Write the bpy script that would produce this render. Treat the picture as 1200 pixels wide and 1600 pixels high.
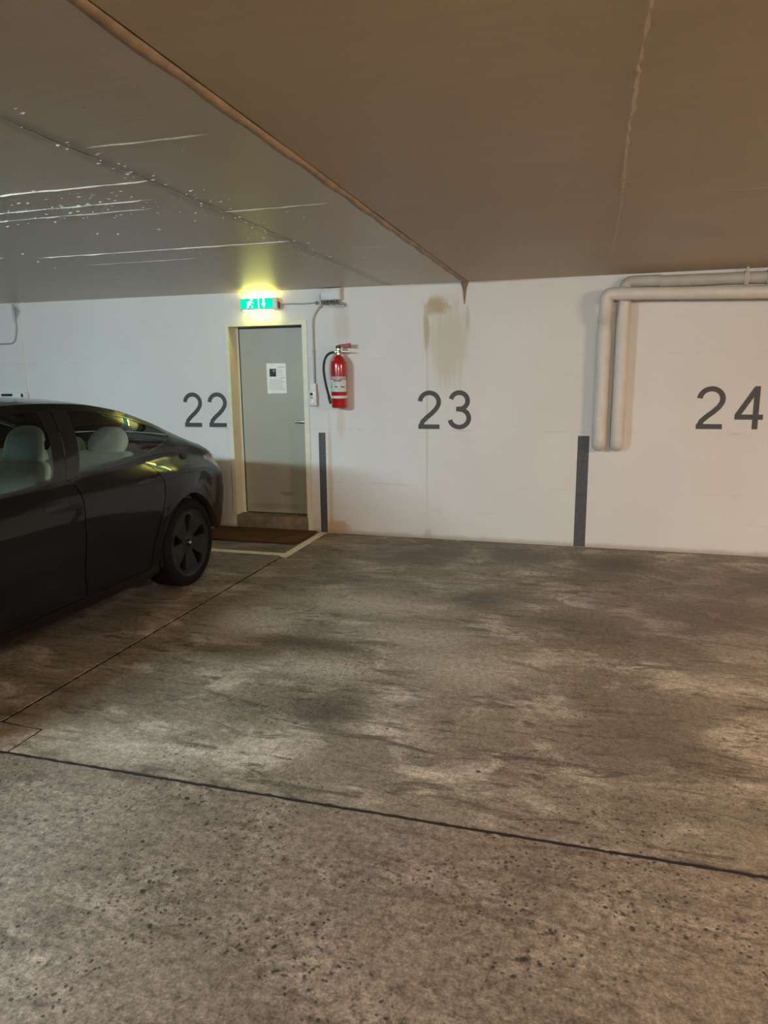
import bpy, bmesh, math, random
import numpy as np
from mathutils import Vector, Matrix
from mathutils.geometry import delaunay_2d_cdt

random.seed(7)
scene = bpy.context.scene
C = scene.collection
for o in list(bpy.data.objects):
    bpy.data.objects.remove(o, do_unlink=True)

# ------------------------------------------------------------------ camera
# world: wall with the bay numbers is the plane y = 0, floor z = 0, x runs right along the wall
CAM_POS = (0.0, -6.5, 1.5546)
F_PX = 1094.36
cam_x = Vector((0.96002579, 0.27972448, -0.01023238))     # image right
cam_dn = Vector((0.04370644, -0.18590919, -0.98159438))   # image down
cam_f = Vector((-0.27647827, 0.94190869, -0.19070338))    # forward
cd = bpy.data.cameras.new('camera')
cd.sensor_fit = 'HORIZONTAL'; cd.sensor_width = 36.0
cd.lens = 36.0 * F_PX / 1200.0
cd.clip_start = 0.05; cd.clip_end = 200
cam = bpy.data.objects.new('camera', cd); C.objects.link(cam)
m = Matrix.Identity(4)
for i in range(3):
    m[i][0] = cam_x[i]; m[i][1] = -cam_dn[i]; m[i][2] = -cam_f[i]; m[i][3] = CAM_POS[i]
cam.matrix_world = m
scene.camera = cam

# ------------------------------------------------------------------ world, exposure, lamps
w = bpy.data.worlds.new('garage_dark'); scene.world = w; w.use_nodes = True
w.node_tree.nodes['Background'].inputs[0].default_value = (0.02, 0.02, 0.022, 1)
w.node_tree.nodes['Background'].inputs[1].default_value = 0.2
scene.view_settings.view_transform = 'Standard'
scene.view_settings.look = 'None'
scene.view_settings.gamma = 1.0
scene.view_settings.use_curve_mapping = False
scene.view_settings.exposure = 0.47
cy = scene.cycles; cy.use_adaptive_sampling = True; cy.adaptive_threshold = 0.06; cy.adaptive_min_samples = 16
cy.max_bounces = 6; cy.diffuse_bounces = 4; cy.glossy_bounces = 3; cy.transmission_bounces = 3; cy.transparent_max_bounces = 8
cy.caustics_reflective = False; cy.caustics_refractive = False
ROOM = (-11.5, 7.5, -13.0, 2.375)          # x0, x1, y0, ceiling height
ZC = ROOM[3]
# ceiling battens: (x, y, along, colour, strength, label)
LAMPS = [
    (-4.2, -5.6, 'x', (0.63, 0.88, 1.0), 480.0, 'cool white batten light on the ceiling over the aisle, left of the view'),
    (3.4, -3.8, 'y', (1.0, 0.72, 0.52), 290.0, 'warm white batten light on the ceiling to the right of the view'),
    (0.6, -9.2, 'x', (1.0, 0.82, 0.66), 480.0, 'added warm fill light on the ceiling behind the viewer'),  # unseen fill lamp, added to lighten the near floor and the wall
]

# ------------------------------------------------------------------ mesh helpers
def link(o, parent=None):
    C.objects.link(o)
    if parent is not None: o.parent = parent
    return o
def empty(name, loc=(0, 0, 0), rz=0.0):
    o = bpy.data.objects.new(name, None); o.location = loc; o.rotation_euler = (0, 0, rz)
    o.empty_display_size = 0.1
    return link(o)
def tag(o, label=None, cat=None, group=None, kind=None):
    if label: o['label'] = label
    if cat: o['category'] = cat
    if group: o['group'] = group
    if kind: o['kind'] = kind
    return o
class MB:
    def __init__(s): s.v = []; s.f = []
    def add(s, vs, fs):
        n = len(s.v); s.v += [tuple(float(c) for c in v) for v in vs]; s.f += [tuple(i + n for i in f) for f in fs]; return s
    def box(s, x0, x1, y0, y1, z0, z1):
        vs = [(x, y, z) for z in (z0, z1) for y in (y0, y1) for x in (x0, x1)]
        return s.add(vs, [(0, 2, 3, 1), (4, 5, 7, 6), (0, 1, 5, 4), (2, 6, 7, 3), (0, 4, 6, 2), (1, 3, 7, 5)])
    def rbox(s, x0, x1, y0, y1, z0, z1, r=0.005, seg=2, fn=None):
        bm = bmesh.new(); bmesh.ops.create_cube(bm, size=1)
        for v in bm.verts:
            v.co = Vector(((x0 + x1) / 2 + v.co.x * (x1 - x0), (y0 + y1) / 2 + v.co.y * (y1 - y0), (z0 + z1) / 2 + v.co.z * (z1 - z0)))
        bmesh.ops.bevel(bm, geom=bm.edges[:], offset=r, segments=seg, profile=0.5, affect='EDGES')
        if fn:
            for v in bm.verts: v.co = Vector(fn(*v.co))
        return s.bm(bm)
    def egg(s, a, b, c, e=2.8, fn=None):
        vs = []; fs = []; n, k = 24, 14
        sp = lambda v: math.copysign(abs(v) ** (2 / e), v)
        for i in range(k + 1):
            ph = -math.pi / 2 + math.pi * i / k
            for j in range(n):
                th = 2 * math.pi * j / n; q_ = (a * sp(math.cos(ph)) * sp(math.cos(th)), b * sp(math.cos(ph)) * sp(math.sin(th)), c * sp(math.sin(ph)))
                vs.append(fn(*q_) if fn else q_)
        for i in range(k):
            for j in range(n): fs.append((i * n + j, i * n + (j + 1) % n, (i + 1) * n + (j + 1) % n, (i + 1) * n + j))
        return s.add(vs, fs)
    def bm(s, bm):
        bm.verts.index_update(); s.add([v.co[:] for v in bm.verts], [[v.index for v in f.verts] for f in bm.faces]); bm.free(); return s
    def tube(s, path, r, n=12, caps=True):
        P = [Vector(p) for p in path]; rs = r if isinstance(r, (list, tuple)) else [r] * len(P)
        t0 = (P[1] - P[0]).normalized(); up = Vector((0, 0, 1)) if abs(t0.z) < .9 else Vector((1, 0, 0))
        nrm = t0.cross(up).normalized(); vs = []; fs = []; tp = t0
        for i, p in enumerate(P):
            t = (P[min(i + 1, len(P) - 1)] - P[max(i - 1, 0)]).normalized()
            q = tp.rotation_difference(t); nrm = (q @ nrm).normalized(); tp = t; b = t.cross(nrm)
            for k in range(n):
                a = 2 * math.pi * k / n; vs.append(p + (nrm * math.cos(a) + b * math.sin(a)) * rs[i])
        for i in range(len(P) - 1):
            for k in range(n):
                fs.append((i * n + k, i * n + (k + 1) % n, (i + 1) * n + (k + 1) % n, (i + 1) * n + k))
        if caps: fs.append(tuple(range(n))[::-1]); fs.append(tuple((len(P) - 1) * n + k for k in range(n)))
        return s.add(vs, fs)
    def lathe(s, prof, o=(0, 0, 0), axis='z', n=32, caps=True):
        vs = []; fs = []
        for (r, h) in prof:
            for k in range(n):
                a = 2 * math.pi * k / n; c, d = r * math.cos(a), r * math.sin(a)
                vs.append({'z': (o[0] + c, o[1] + d, o[2] + h), 'x': (o[0] + h, o[1] + c, o[2] + d), 'y': (o[0] + c, o[1] + h, o[2] + d)}[axis])
        for i in range(len(prof) - 1):
            for k in range(n):
                fs.append((i * n + k, i * n + (k + 1) % n, (i + 1) * n + (k + 1) % n, (i + 1) * n + k))
        if caps and prof[0][0] > 1e-6: fs.append(tuple(range(n))[::-1])
        if caps and prof[-1][0] > 1e-6: fs.append(tuple((len(prof) - 1) * n + k for k in range(n)))
        return s.add(vs, fs)
    def build(s, name, mat, parent=None, smooth=False, angle=40):
        me = bpy.data.meshes.new(name); me.from_pydata(s.v, [], s.f); me.update()
        bm = bmesh.new(); bm.from_mesh(me); bmesh.ops.recalc_face_normals(bm, faces=bm.faces[:])
        if smooth:
            for f in bm.faces: f.smooth = True
            for e in bm.edges:
                if len(e.link_faces) == 2 and e.calc_face_angle(0) > math.radians(angle): e.smooth = False
        bm.to_mesh(me); bm.free()
        me.materials.append(mat)
        return link(bpy.data.objects.new(name, me), parent)
def bend(pts, r, n=6):
    """round the corners of a polyline"""
    P = [Vector(p) for p in pts]; out = [P[0]]
    for i in range(1, len(P) - 1):
        a = (P[i - 1] - P[i]).normalized(); b = (P[i + 1] - P[i]).normalized()
        A = P[i] + a * r; B = P[i] + b * r
        for k in range(n + 1):
            t = k / n; out.append(A * (1 - t) ** 2 + P[i] * 2 * t * (1 - t) + B * t * t)
    out.append(P[-1]); return out

# ------------------------------------------------------------------ material helpers
class G:
    def __init__(s, name):
        s.m = bpy.data.materials.new(name); s.m.use_nodes = True; s.nt = s.m.node_tree; s.nt.nodes.clear()
        s.out = s.nt.nodes.new('ShaderNodeOutputMaterial'); s.co = s.nt.nodes.new('ShaderNodeTexCoord').outputs['Object']
    def nd(s, t, ins=(), **kw):
        n = s.nt.nodes.new('ShaderNode' + t)
        for k, v in kw.items(): setattr(n, k, v)
        for k, v in (ins.items() if isinstance(ins, dict) else enumerate(ins)):
            if v is None: continue
            if isinstance(v, bpy.types.NodeSocket): s.nt.links.new(v, n.inputs[k])
            else:
                if isinstance(v, tuple) and len(v) == 3 and n.inputs[k].type == 'RGBA': v = v + (1.0,)
                n.inputs[k].default_value = v
        return n
    def map(s, scale=(1, 1, 1), loc=(0, 0, 0), rot=(0, 0, 0)):
        return s.nd('Mapping', {'Vector': s.co, 'Scale': scale, 'Location': loc, 'Rotation': rot}).outputs[0]
    def noise(s, scale, detail=4, rough=.55, dist=0.0, vec=None, col=False):
        n = s.nd('TexNoise', {'Vector': s.co if vec is None else vec, 'Scale': scale, 'Detail': detail, 'Roughness': rough, 'Distortion': dist})
        return n.outputs['Color' if col else 'Fac']
    def voro(s, scale, vec=None, rnd=1.0, feature='F1'):
        return s.nd('TexVoronoi', {'Vector': s.co if vec is None else vec, 'Scale': scale, 'Randomness': rnd}, feature=feature).outputs['Distance']
    def rng(s, x, a, b, c=0.0, d=1.0, smooth=True):
        n = s.nd('MapRange', {'Value': x, 'From Min': a, 'From Max': b, 'To Min': c, 'To Max': d})
        if smooth: n.interpolation_type = 'SMOOTHSTEP'
        return n.outputs[0]
    def mth(s, op, a, b=None): return s.nd('Math', (a, b), operation=op).outputs[0]
    def mix(s, f, a, b, mode='MIX'):
        n = s.nd('MixRGB', (f, a, b), blend_type=mode); return n.outputs[0]
    def xyz(s): return s.nd('SeparateXYZ', (s.co,)).outputs
    def blob(s, c, r, warp=.5, wscale=2.0, soft=(1.0, .35), nz=None):
        v = s.nd('VectorMath', (s.co, c), operation='SUBTRACT').outputs[0]
        v = s.nd('VectorMath', (v, tuple(1 / a for a in r)), operation='MULTIPLY').outputs[0]
        l = s.nd('VectorMath', (v,), operation='LENGTH').outputs['Value']
        nz = nz or s.noise(wscale, 6, .6)
        l = s.mth('ADD', l, s.mth('MULTIPLY', s.mth('SUBTRACT', nz, .5), warp * 2))
        return s.rng(l, soft[0], soft[1])
    def bump(s, h, strength=.3, dist=.01, nrm=None):
        return s.nd('Bump', {'Height': h, 'Strength': strength, 'Distance': dist, 'Normal': nrm}).outputs[0]
    def pbr(s, color, rough=.6, metal=0.0, normal=None, spec=.5, coat=0.0, **kw):
        ins = {'Base Color': color, 'Roughness': rough, 'Metallic': metal, 'Normal': normal, 'Specular IOR Level': spec, 'Coat Weight': coat}
        ins.update(kw)
        b = s.nd('BsdfPrincipled', ins); s.nt.links.new(b.outputs[0], s.out.inputs[0]); return s.m
    def shader(s, sock): s.nt.links.new(sock, s.out.inputs[0]); return s.m
def plain(name, color, rough=.5, metal=0.0, var=.08, scale=30, bump=0.0, coat=0.0, spec=.5):
    g = G(name); n = g.noise(scale, 3)
    c = g.mix(g.rng(n, .3, .7, smooth=False), tuple(a * (1 - var) for a in color), tuple(min(1, a * (1 + var)) for a in color))
    nr = g.bump(n, bump, .002) if bump else None
    return g.pbr(c, rough, metal, nr, spec, coat)
def emit(name, color, strength):
    g = G(name); e = g.nd('Emission', (color, strength)); return g.shader(e.outputs[0])

M = {}
# floor slabs: worn brown-grey concrete
def floor_mat(name, aisle):
    g = G(name)
    big = g.noise(.8, 4, .6, .8)
    mid = g.noise(2.6, 5, .66, .6, vec=g.map((.75, 1.25, 1), rot=(0, 0, .25)))
    streak = g.noise(7, 5, .72, 1.2, vec=g.map((.45, 1.7, 1), rot=(0, 0, -.3)))
    fine = g.noise(34, 4, .72)
    grit = g.noise(105, 3, .7)
    light, base, dark = ((.335, .275, .213), (.225, .180, .136), (.075, .056, .040)) if aisle else ((.43, .375, .298), (.205, .171, .127), (.060, .047, .033))
    c = g.mix(g.rng(mid, .46, .68), base, light)
    c = g.mix(g.mth('MULTIPLY', g.rng(big, .46, .68), .40), c, dark)
    c = g.mix(g.mth('MULTIPLY', g.rng(streak, .48, .66), .55 if aisle else .80), c, dark)
    if not aisle:
        k = None
        # oil and tyre stains with outlines of their own: (x, y, rx, ry, amount)
        for (x, y, rx, ry, a) in [(.27, -.55, .42, .45, .80), (-.70, -1.75, .50, .30, .75), (-1.55, -2.85, .45, .14, .75), (-1.10, -3.65, .26, .26, .85),
                                  (.05, -2.2, .50, .42, .60), (.85, -1.9, .8, .9, .62), (-1.5, -.60, .95, .55, .65), (1.3, -.9, .9, .6, .6), (-.55, -.5, .5, .35, .5), (.3, -3.5, .45, .5, .5), (-1.9, -3.1, .5, .16, .55), (-2.0, -1.5, .5, .4, .4)]:
            b = g.mth('MULTIPLY', g.blob((x, y, 0), (rx, ry, 1), 1.15, nz=streak, soft=(1.1, .1)), a)
            k = b if k is None else g.mth('MAXIMUM', k, b)
        c = g.mix(k, c, dark)
        pl = None
        for (x, y, rx, ry, a) in [(-1.45, -2.05, .75, .30, .65), (-1.35, -3.15, .5, .22, .55), (-.55, -2.95, .6, .35, .5), (-2.05, -2.6, .35, .45, .55), (-1.9, -4.15, .6, .16, .65), (-.95, -2.6, .5, .25, .5)]:
            b = g.mth('MULTIPLY', g.blob((x, y, 0), (rx, ry, 1), 1.15, nz=mid, soft=(1.1, .1)), a)
            pl = b if pl is None else g.mth('MAXIMUM', pl, b)
        c = g.mix(pl, c, light)
    else:
        mot = g.noise(24, 5, .78, .3)
        c = g.mix(g.mth('MULTIPLY', g.mth('MULTIPLY', g.rng(mot, .50, .64), g.rng(mid, .34, .62)), .85), c, dark)
    lo = .52 if aisle else .70
    c = g.mix(1.0, c, g.mix(g.rng(fine, .34, .66, smooth=False), (1.30, 1.30, 1.30), (lo, lo * .97, lo * .94)), 'MULTIPLY')
    c = g.mix(1.0, c, g.mix(g.rng(grit, .34, .66, smooth=False), (1.35, 1.35, 1.35), (.66, .66, .66)), 'MULTIPLY')
    # pits
    pv = g.nd('VectorMath', (g.co, g.nd('VectorMath', (g.noise(9, 2, col=True), (.05, .05, .0)), operation='MULTIPLY').outputs[0]), operation='ADD').outputs[0]
    p1 = g.rng(g.voro(13 if aisle else 11, pv), .15, .07); p2 = g.rng(g.voro(38, pv), .28, .12)
    pits = g.mth('MAXIMUM', g.mth('MULTIPLY', p1, g.rng(mid, .38 if aisle else .54, .50 if aisle else .60)), g.mth('MULTIPLY', p2, g.rng(mid if aisle else big, .38 if aisle else .50, .52 if aisle else .60, 0, .9)))
    c = g.mix(g.mth('MULTIPLY', pits, .92), c, (.022, .016, .012))
    h = g.mth('SUBTRACT', grit, pits)
    n = g.bump(h, .5 if aisle else .3, .005)
    return g.pbr(c, .56, 0, n, .45)
M['floor_bay'] = floor_mat('bay_concrete', False)
M['floor_aisle'] = floor_mat('aisle_concrete', True)
M['joint'] = plain('joint_filler', (.010, .007, .005), .95, 0, .3, 40)
# ceiling
def ceiling_mat(name, left):
    g = G(name)
    n1 = g.noise(.9, 5, .6); fib = g.noise(5, 6, .7, .2, vec=g.map((.35, 4.5, 1))); fine = g.noise(45, 4, .7)
    c = g.mix(g.rng(n1, .3, .7, smooth=False), (.48, .388, .262), (.54, .438, .305))
    c = g.mix(g.rng(fib, .35, .75, 0, .35, False), c, (.38, .305, .21))
    sp = g.mth('MULTIPLY', g.rng(g.voro(5.5), .05, .02), g.rng(g.noise(2.2, 3), .50, .56))
    c = g.mix(g.mth('MULTIPLY', sp, .6), c, (.10, .07, .05))
    x, y, z = g.xyz()
    if left:   # sealant brushed out beside the joint
        ed = g.mth('ADD', x, g.mth('MULTIPLY', g.noise(2.5, 4), .06))
        c = g.mix(g.mth('MULTIPLY', g.rng(ed, -1.32, -1.20), .5), c, (.54, .47, .36))
        sm = g.mth('ABSOLUTE', g.mth('ADD', g.mth('ADD', x, 1.83), g.mth('MULTIPLY', g.mth('SUBTRACT', g.noise(3.0, 5), .5), .16)))
        c = g.mix(g.mth('MULTIPLY', g.rng(sm, .07, .01), .45), c, (.13, .105, .08))
    h = g.mth('ADD', g.mth('MULTIPLY', fib, .8), g.mth('MULTIPLY', fine, .25))
    return g.pbr(c, .36 if left else .5, 0, g.bump(h, .35, .006), .65 if left else .4)
M['ceil_l'] = ceiling_mat('ceiling_concrete_left', True)
M['ceil_r'] = ceiling_mat('ceiling_concrete_right', False)
M['fin'] = plain('formwork_fin', (.68, .64, .56), .30, 0, .15, 40, .2)
M['sealant'] = plain('joint_sealant', (.24, .168, .100), .5, 0, .25, 14, .4)
# wall paint with damp and rust stains
def wall_mat():
    g = G('white_wall_paint')
    n = g.noise(1.1, 5); fine = g.noise(60, 4, .7)
    c = g.mix(g.rng(n, .3, .7, smooth=False), (.66, .655, .63), (.72, .715, .695))
    x, y, z = g.xyz()
    wn = g.noise(8, 5, .7); vs = g.noise(22, 4, .65, .3, vec=g.map((1, 1, .10)))
    tan = (.44, .36, .215)
    def stain(cx, cz, rx, rz, a, col, warp=.4, nz=None):
        nonlocal c
        b = g.blob((cx, 0, cz), (rx, 5, rz), warp, nz=nz or wn)
        c = g.mix(g.mth('MULTIPLY', b, a), c, col)
    stain(-1.27, 1.84, .25, .50, .62, (.54, .49, .34), .55, vs)
    stain(-1.38, 2.18, .16, .11, .85, (.44, .33, .17), .9)
    stain(-1.480, 1.95, .035, .32, .8, tan, .8, vs)
    stain(-1.475, 1.05, .014, 1.05, .45, (.50, .42, .29), .4)
    stain(-1.10, 2.07, .03, .14, .5, tan, .5)
    stain(-2.46, .55, .035, .75, .50, (.50, .38, .25), .5)
    stain(-2.40, .06, .20, .10, .75, (.50, .33, .16), .7)
    stain(-2.30, 2.05, .12, .25, .35, (.50, .42, .28), .6, vs)
    stain(-2.34, 1.12, .06, .22, .35, (.55, .40, .28), .6)
    stain(-1.46, .04, .06, .10, .4, tan, .6)
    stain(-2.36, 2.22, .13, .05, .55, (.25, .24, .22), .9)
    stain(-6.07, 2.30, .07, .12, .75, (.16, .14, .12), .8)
    stain(-2.61, .08, .09, .16, .45, (.52, .44, .31), .6)
    # pour lines and pock marks
    for zz, a in ((1.045, .38), (.52, .20), (1.72, .14), (.27, .12)):
        d = g.mth('ABSOLUTE', g.mth('SUBTRACT', g.mth('ADD', z, g.mth('MULTIPLY', g.noise(1.7, 5), .05)), zz + .025))
        k = g.mth('MULTIPLY', g.rng(d, .012, .002), g.mth('MULTIPLY', g.rng(g.noise(3.1, 4, .7), .47, .62), a))
        c = g.mix(k, c, (.36, .33, .28))
    pk = g.mth('MULTIPLY', g.rng(g.voro(9), .07, .03), g.rng(g.noise(1.9, 3), .52, .62))
    c = g.mix(g.mth('MULTIPLY', pk, .45), c, (.38, .37, .34))
    bd = g.rng(g.mth('SUBTRACT', z, g.mth('MULTIPLY', wn, .05)), .03, -.02)
    c = g.mix(g.mth('MULTIPLY', bd, .6), c, (.36, .28, .19))
    h = g.mth('ADD', g.mth('MULTIPLY', fine, .2), g.mth('MULTIPLY', g.noise(14, 4), .5))
    return g.pbr(c, .62, 0, g.bump(h, .18, .006), .4)
M['wall'] = wall_mat()
M['number'] = plain('number_paint', (.060, .062, .062), .6, 0, .25, 50)
M['stripe'] = plain('stripe_paint', (.072, .078, .080), .6, 0, .25, 35)
def line_mat():
    g = G('line_paint'); n = g.noise(16, 7, .7)
    return g.pbr(g.mix(g.rng(n, .52, .68), (.78, .74, .60), (.36, .31, .22)), .6)
M['line'] = line_mat()
M['frame'] = plain('cream_frame_paint', (.72, .70, .55), .45, 0, .05, 12)
def door_mat():
    g = G('door_paint'); n = g.noise(2.0, 4); s = g.noise(7, 6, .7, vec=g.map((1, 1, .15)))
    c = g.mix(g.rng(n, .3, .7, smooth=False), (.345, .335, .27), (.38, .37, .30))
    c = g.mix(g.rng(s, .55, .8, 0, .25), c, (.25, .22, .15))
    for (x, z, rx, rz, a) in ((-3.0, .36, .12, .03, .5), (-3.15, .22, .4, .05, .35)):
        c = g.mix(g.mth('MULTIPLY', g.blob((x, .14, z), (rx, 5, rz), .6, 8), a), c, (.16, .13, .08))
    return g.pbr(c, .42, 0, g.bump(s, .05, .003), .5)
M['door'] = door_mat()
M['gasket'] = plain('dark_gasket', (.02, .02, .018), .7)
M['steel'] = plain('brushed_steel', (.55, .55, .53), .3, 1.0)
M['sill'] = plain('sill_concrete', (.20, .165, .105), .75, 0, .3, 9, .4)
def coir():
    g = G('brown_coir'); n = g.noise(160, 3, .8); b = g.noise(5, 4)
    c = g.mix(g.rng(n, .3, .7), (.045, .026, .010), (.20, .115, .045)); c = g.mix(g.rng(b, .45, .7, 0, .5), c, (.05, .03, .014))
    return g.pbr(c, .95, 0, g.bump(n, .9, .006), .1)
M['coir'] = coir()
M['pipe'] = plain('offwhite_pipe', (.64, .61, .56), .5, 0, .06, 8, .1)
M['pipe_shaded'] = plain('offwhite_pipe_shaded', (.46, .45, .41), .5, 0, .08, 8, .1)  # darker copy of the pipe colour, ceiling shade put into it
M['conduit'] = plain('grey_conduit', (.36, .37, .36), .5)
M['clip'] = plain('dark_clip', (.13, .12, .10), .5)
M['box'] = plain('pale_box_plastic', (.62, .66, .68), .45)
M['plastic'] = plain('white_plastic', (.70, .71, .70), .4)
M['black'] = plain('black_plastic', (.012, .012, .012), .45)
M['red'] = plain('red_enamel', (.42, .012, .014), .22, 0, .05, 8, 0, .5)
M['redplastic'] = plain('red_plastic', (.36, .03, .035), .45)
M['brass'] = plain('pale_brass', (.62, .57, .45), .32, .9)
M['rubber'] = plain('black_rubber', (.016, .017, .016), .6)
M['label'] = plain('white_label', (.66, .68, .66), .5)
M['ink'] = plain('grey_print', (.16, .17, .17), .6)
M['inkl'] = plain('pale_print', (.42, .44, .46), .6)
M['paper'] = plain('white_paper', (.80, .84, .82), .7)
M['green'] = emit('sign_green', (.0, .62, .36), 1.15)
M['signwhite'] = emit('sign_white', (.55, 1.0, .86), 1.25)
M['signglow'] = emit('sign_yellow_slot', (1.0, .93, .16), 24.0)
def photo_mat():
    g = G('printed_photo'); b = g.blob((.012, 0, .018), (.022, 1, .02), .2, 30)
    return g.pbr(g.mix(b, (.01, .01, .01), (.22, .22, .22)), .6)
M['photo'] = photo_mat()
# car
def paint():
    g = G('dark_grey_car_paint'); fl = g.noise(900, 2)
    return g.pbr(g.mix(fl, (.0040, .0043, .0055), (.008, .0085, .0105)), .30, .0, None, .05, .55, **{'Coat Roughness': .04})
M['paint'] = paint()
M['trim'] = plain('gloss_black_trim', (.008, .008, .009), .15)
M['gap'] = plain('panel_gap_black', (.003, .003, .003), .9)
M['liner'] = plain('underbody_black', (.006, .006, .006), .9)
def glass(name, tint, refl=1.0):
    g = G(name); t = g.nd('BsdfTransparent', (tint,)); gl = g.nd('BsdfGlossy', {'Color': (.9, .95, 1.0), 'Roughness': .02})
    fr = g.mth('MULTIPLY', g.nd('Fresnel', {'IOR': 1.48}).outputs[0], refl)
    return g.shader(g.nd('MixShader', (fr, t.outputs[0], gl.outputs[0])).outputs[0])
M['glass'] = glass('tinted_window_glass', (.80, 1.0, .96))
M['roofglass'] = glass('tinted_roof_glass', (.55, .62, .61))
M['rearglass'] = glass('rear_screen_glass', (.80, .98, .95))
M['tyre'] = plain('tyre_rubber', (.004, .004, .004), .85, 0, .2, 60, .3, 0, .2)
M['rim'] = plain('dark_grey_rim', (.011, .011, .012), .40, .0, .08, 30, 0, 0, .3)
M['emblem'] = plain('silver_emblem', (.6, .6, .6), .3, .9)
M['seat'] = plain('white_seat_leather', (.84, .90, .88), .5, 0, .04, 9)
M['cabin'] = plain('dark_cabin_trim', (.05, .052, .052), .8)
M['headliner'] = plain('grey_headliner', (.07, .075, .075), .9)
M['tail'] = plain('red_tail_lens', (.12, .006, .006), .12, 0, .1, 20, 0, .8)
M['headlamp'] = plain('clear_headlamp', (.16, .165, .17), .12, .2, .1, 20, 0, .8)
M['darkred'] = plain('dark_red_cloth', (.16, .012, .012), .85)

# ================================================================== STRUCTURE
def struct(o, kind='structure', label=None): o['kind'] = kind; return tag(o, label)
X0, X1, Y0, _ = ROOM
# ---- floor: cast slabs with open joints between them
floor = struct(MB().box(X0, X1, Y0, 0.3, -.08, -.0045).build('floor', M['joint']), label='worn brown-grey concrete garage floor')
def jl(a, b, amp=.0016, step=.025, seed=0):
    """points from a to b with a crumbled edge (b left out)"""
    r = random.Random(seed); L = math.dist(a, b); n = max(1, int(L / step)); out = []
    for i in range(n):
        t = i / n; k = 0 if i == 0 else r.gauss(0, amp) * (2.6 if r.random() < .05 else 1)
        dx, dy = (b[0] - a[0]) / L, (b[1] - a[1]) / L
        out.append((a[0] + (b[0] - a[0]) * t - dy * k, a[1] + (b[1] - a[1]) * t + dx * k))
    return out
def slab(loop, mat, label):
    n = len(loop); mb = MB()
    mb.add([(x, y, 0) for x, y in loop] + [(x, y, -.0046) for x, y in loop],
           [tuple(range(n))] + [(i, (i + 1) % n, n + (i + 1) % n, n + i) for i in range(n)])
    return tag(mb.build('floor_slab', mat, floor), label)
yj = lambda x: -4.322 + .0084 * (x + 1)
XB = -2.556
g_ = .0108
slab(jl((XB + g_, -.012), (XB + g_, -4.112), seed=1) + jl((XB + g_, -4.112), (-2.314, -4.122), seed=2) + jl((-2.314, -4.122), (-2.314, yj(-2.314) + g_), seed=3)
     + jl((-2.314, yj(-2.314) + g_), (X1, yj(X1) + g_), seed=4) + [(X1, yj(X1) + g_), (X1, -.012)], M['floor_bay'], 'stained concrete slab of the empty bay')
slab([(X0, -.012), (X0, -4.112)] + jl((X0, -4.112), (XB - g_, -4.112), step=.2, seed=5) + jl((XB - g_, -4.112), (XB - g_, -.012), seed=6) + [(XB - g_, -.012)], M['floor_bay'], 'concrete slab under the parked car')
slab([(X0, -4.125), (X0, yj(X0) + g_), (-2.327, yj(-2.327) + g_)] + jl((-2.327, yj(-2.327) + g_), (-2.327, -4.134), seed=7) + [(-2.327, -4.134)] + [(XB, -4.125)], M['floor_bay'], 'narrow dark concrete strip at the front of the car bay')
slab([(X0, yj(X0) - g_), (X0, Y0), (X1, Y0), (X1, yj(X1) - g_)] + jl((X1, yj(X1) - g_), (X0, yj(X0) - g_), seed=8), M['floor_aisle'], 'pitted concrete slab of the driving aisle')
tag(MB().add([(-2.585, 0, .0016), (-2.505, 0, .0016), (-2.500, -1.045, .0016), (-2.578, -1.01, .0016)], [(0, 1, 2, 3)]).build('painted_line', M['line'], floor), 'worn white line running out from the wall')
tag(MB().add([(-5.5, -.895, .0014), (-2.56, -.895, .0014), (-2.52, -.985, .0014), (-5.5, -.985, .0014)], [(0, 1, 2, 3)]).build('painted_line', M['line'], floor), 'worn white line across the bay behind the car')

# ---- ceiling: two slabs, a sealed joint between them, formwork fins
XJ = -1.12
ceil_ = struct(MB().box(X0, X1, Y0, .3, ZC + .03, ZC + .12).build('ceiling', M['ceil_r']), label='bare brownish concrete garage ceiling')
MB().box(X0, XJ - .02, Y0, .0, ZC, ZC + .03).build('ceiling_slab', M['ceil_l'], ceil_)
MB().box(XJ + .02, X1, Y0, .0, ZC, ZC + .03).build('ceiling_slab', M['ceil_r'], ceil_)
rj = random.Random(3)
def wob(y): return .0025 * math.sin(y * 3.1) + .0015 * math.sin(y * 9.7 + 1)
tag(MB().tube([(XJ - .005 + wob(-i * .05) * .6, -i * .05, ZC + .004 + .003 * math.sin(i * .7)) for i in range(0, 261)], [.0205 + .0015 * rj.random() for i in range(261)], 10).build('joint_sealant', M['sealant'], ceil_, True), 'brown sealant bead in the ceiling joint')
mb = MB()   # sealant dripping down the wall where the joint meets it
prof = [(.034, 2.376), (.030, 2.355), (.021, 2.33), (.015, 2.295), (.011, 2.255), (.007, 2.215), (.003, 2.18)]
mb.lathe([(r, z) for r, z in prof], (XJ - .012, -.004, 0), 'z', 12)
mb.build('sealant_drip', M['sealant'], ceil_, True)
def fin(xa, xb, y, hgt=.005, wd=.009, seed=0):
    r = random.Random(seed); n = max(4, int((xb - xa) / .06)); vs = []; fs = []
    for i in range(n + 1):
        x = xa + (xb - xa) * i / n; k = .35 + .65 * r.random(); yy = y + r.gauss(0, .0025)
        if i in (0, n): k = .05
        vs += [(x, yy - wd / 2, ZC + .0005), (x, yy, ZC - hgt * k), (x, yy + wd / 2, ZC + .0005)]
    for i in range(n):
        a = 3 * i; fs += [(a, a + 1, a + 4, a + 3), (a + 1, a + 2, a + 5, a + 4)]
    MB().add(vs, fs).build('formwork_fin', M['fin'] if xb < 0 else M['ceil_r'], ceil_)
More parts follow.
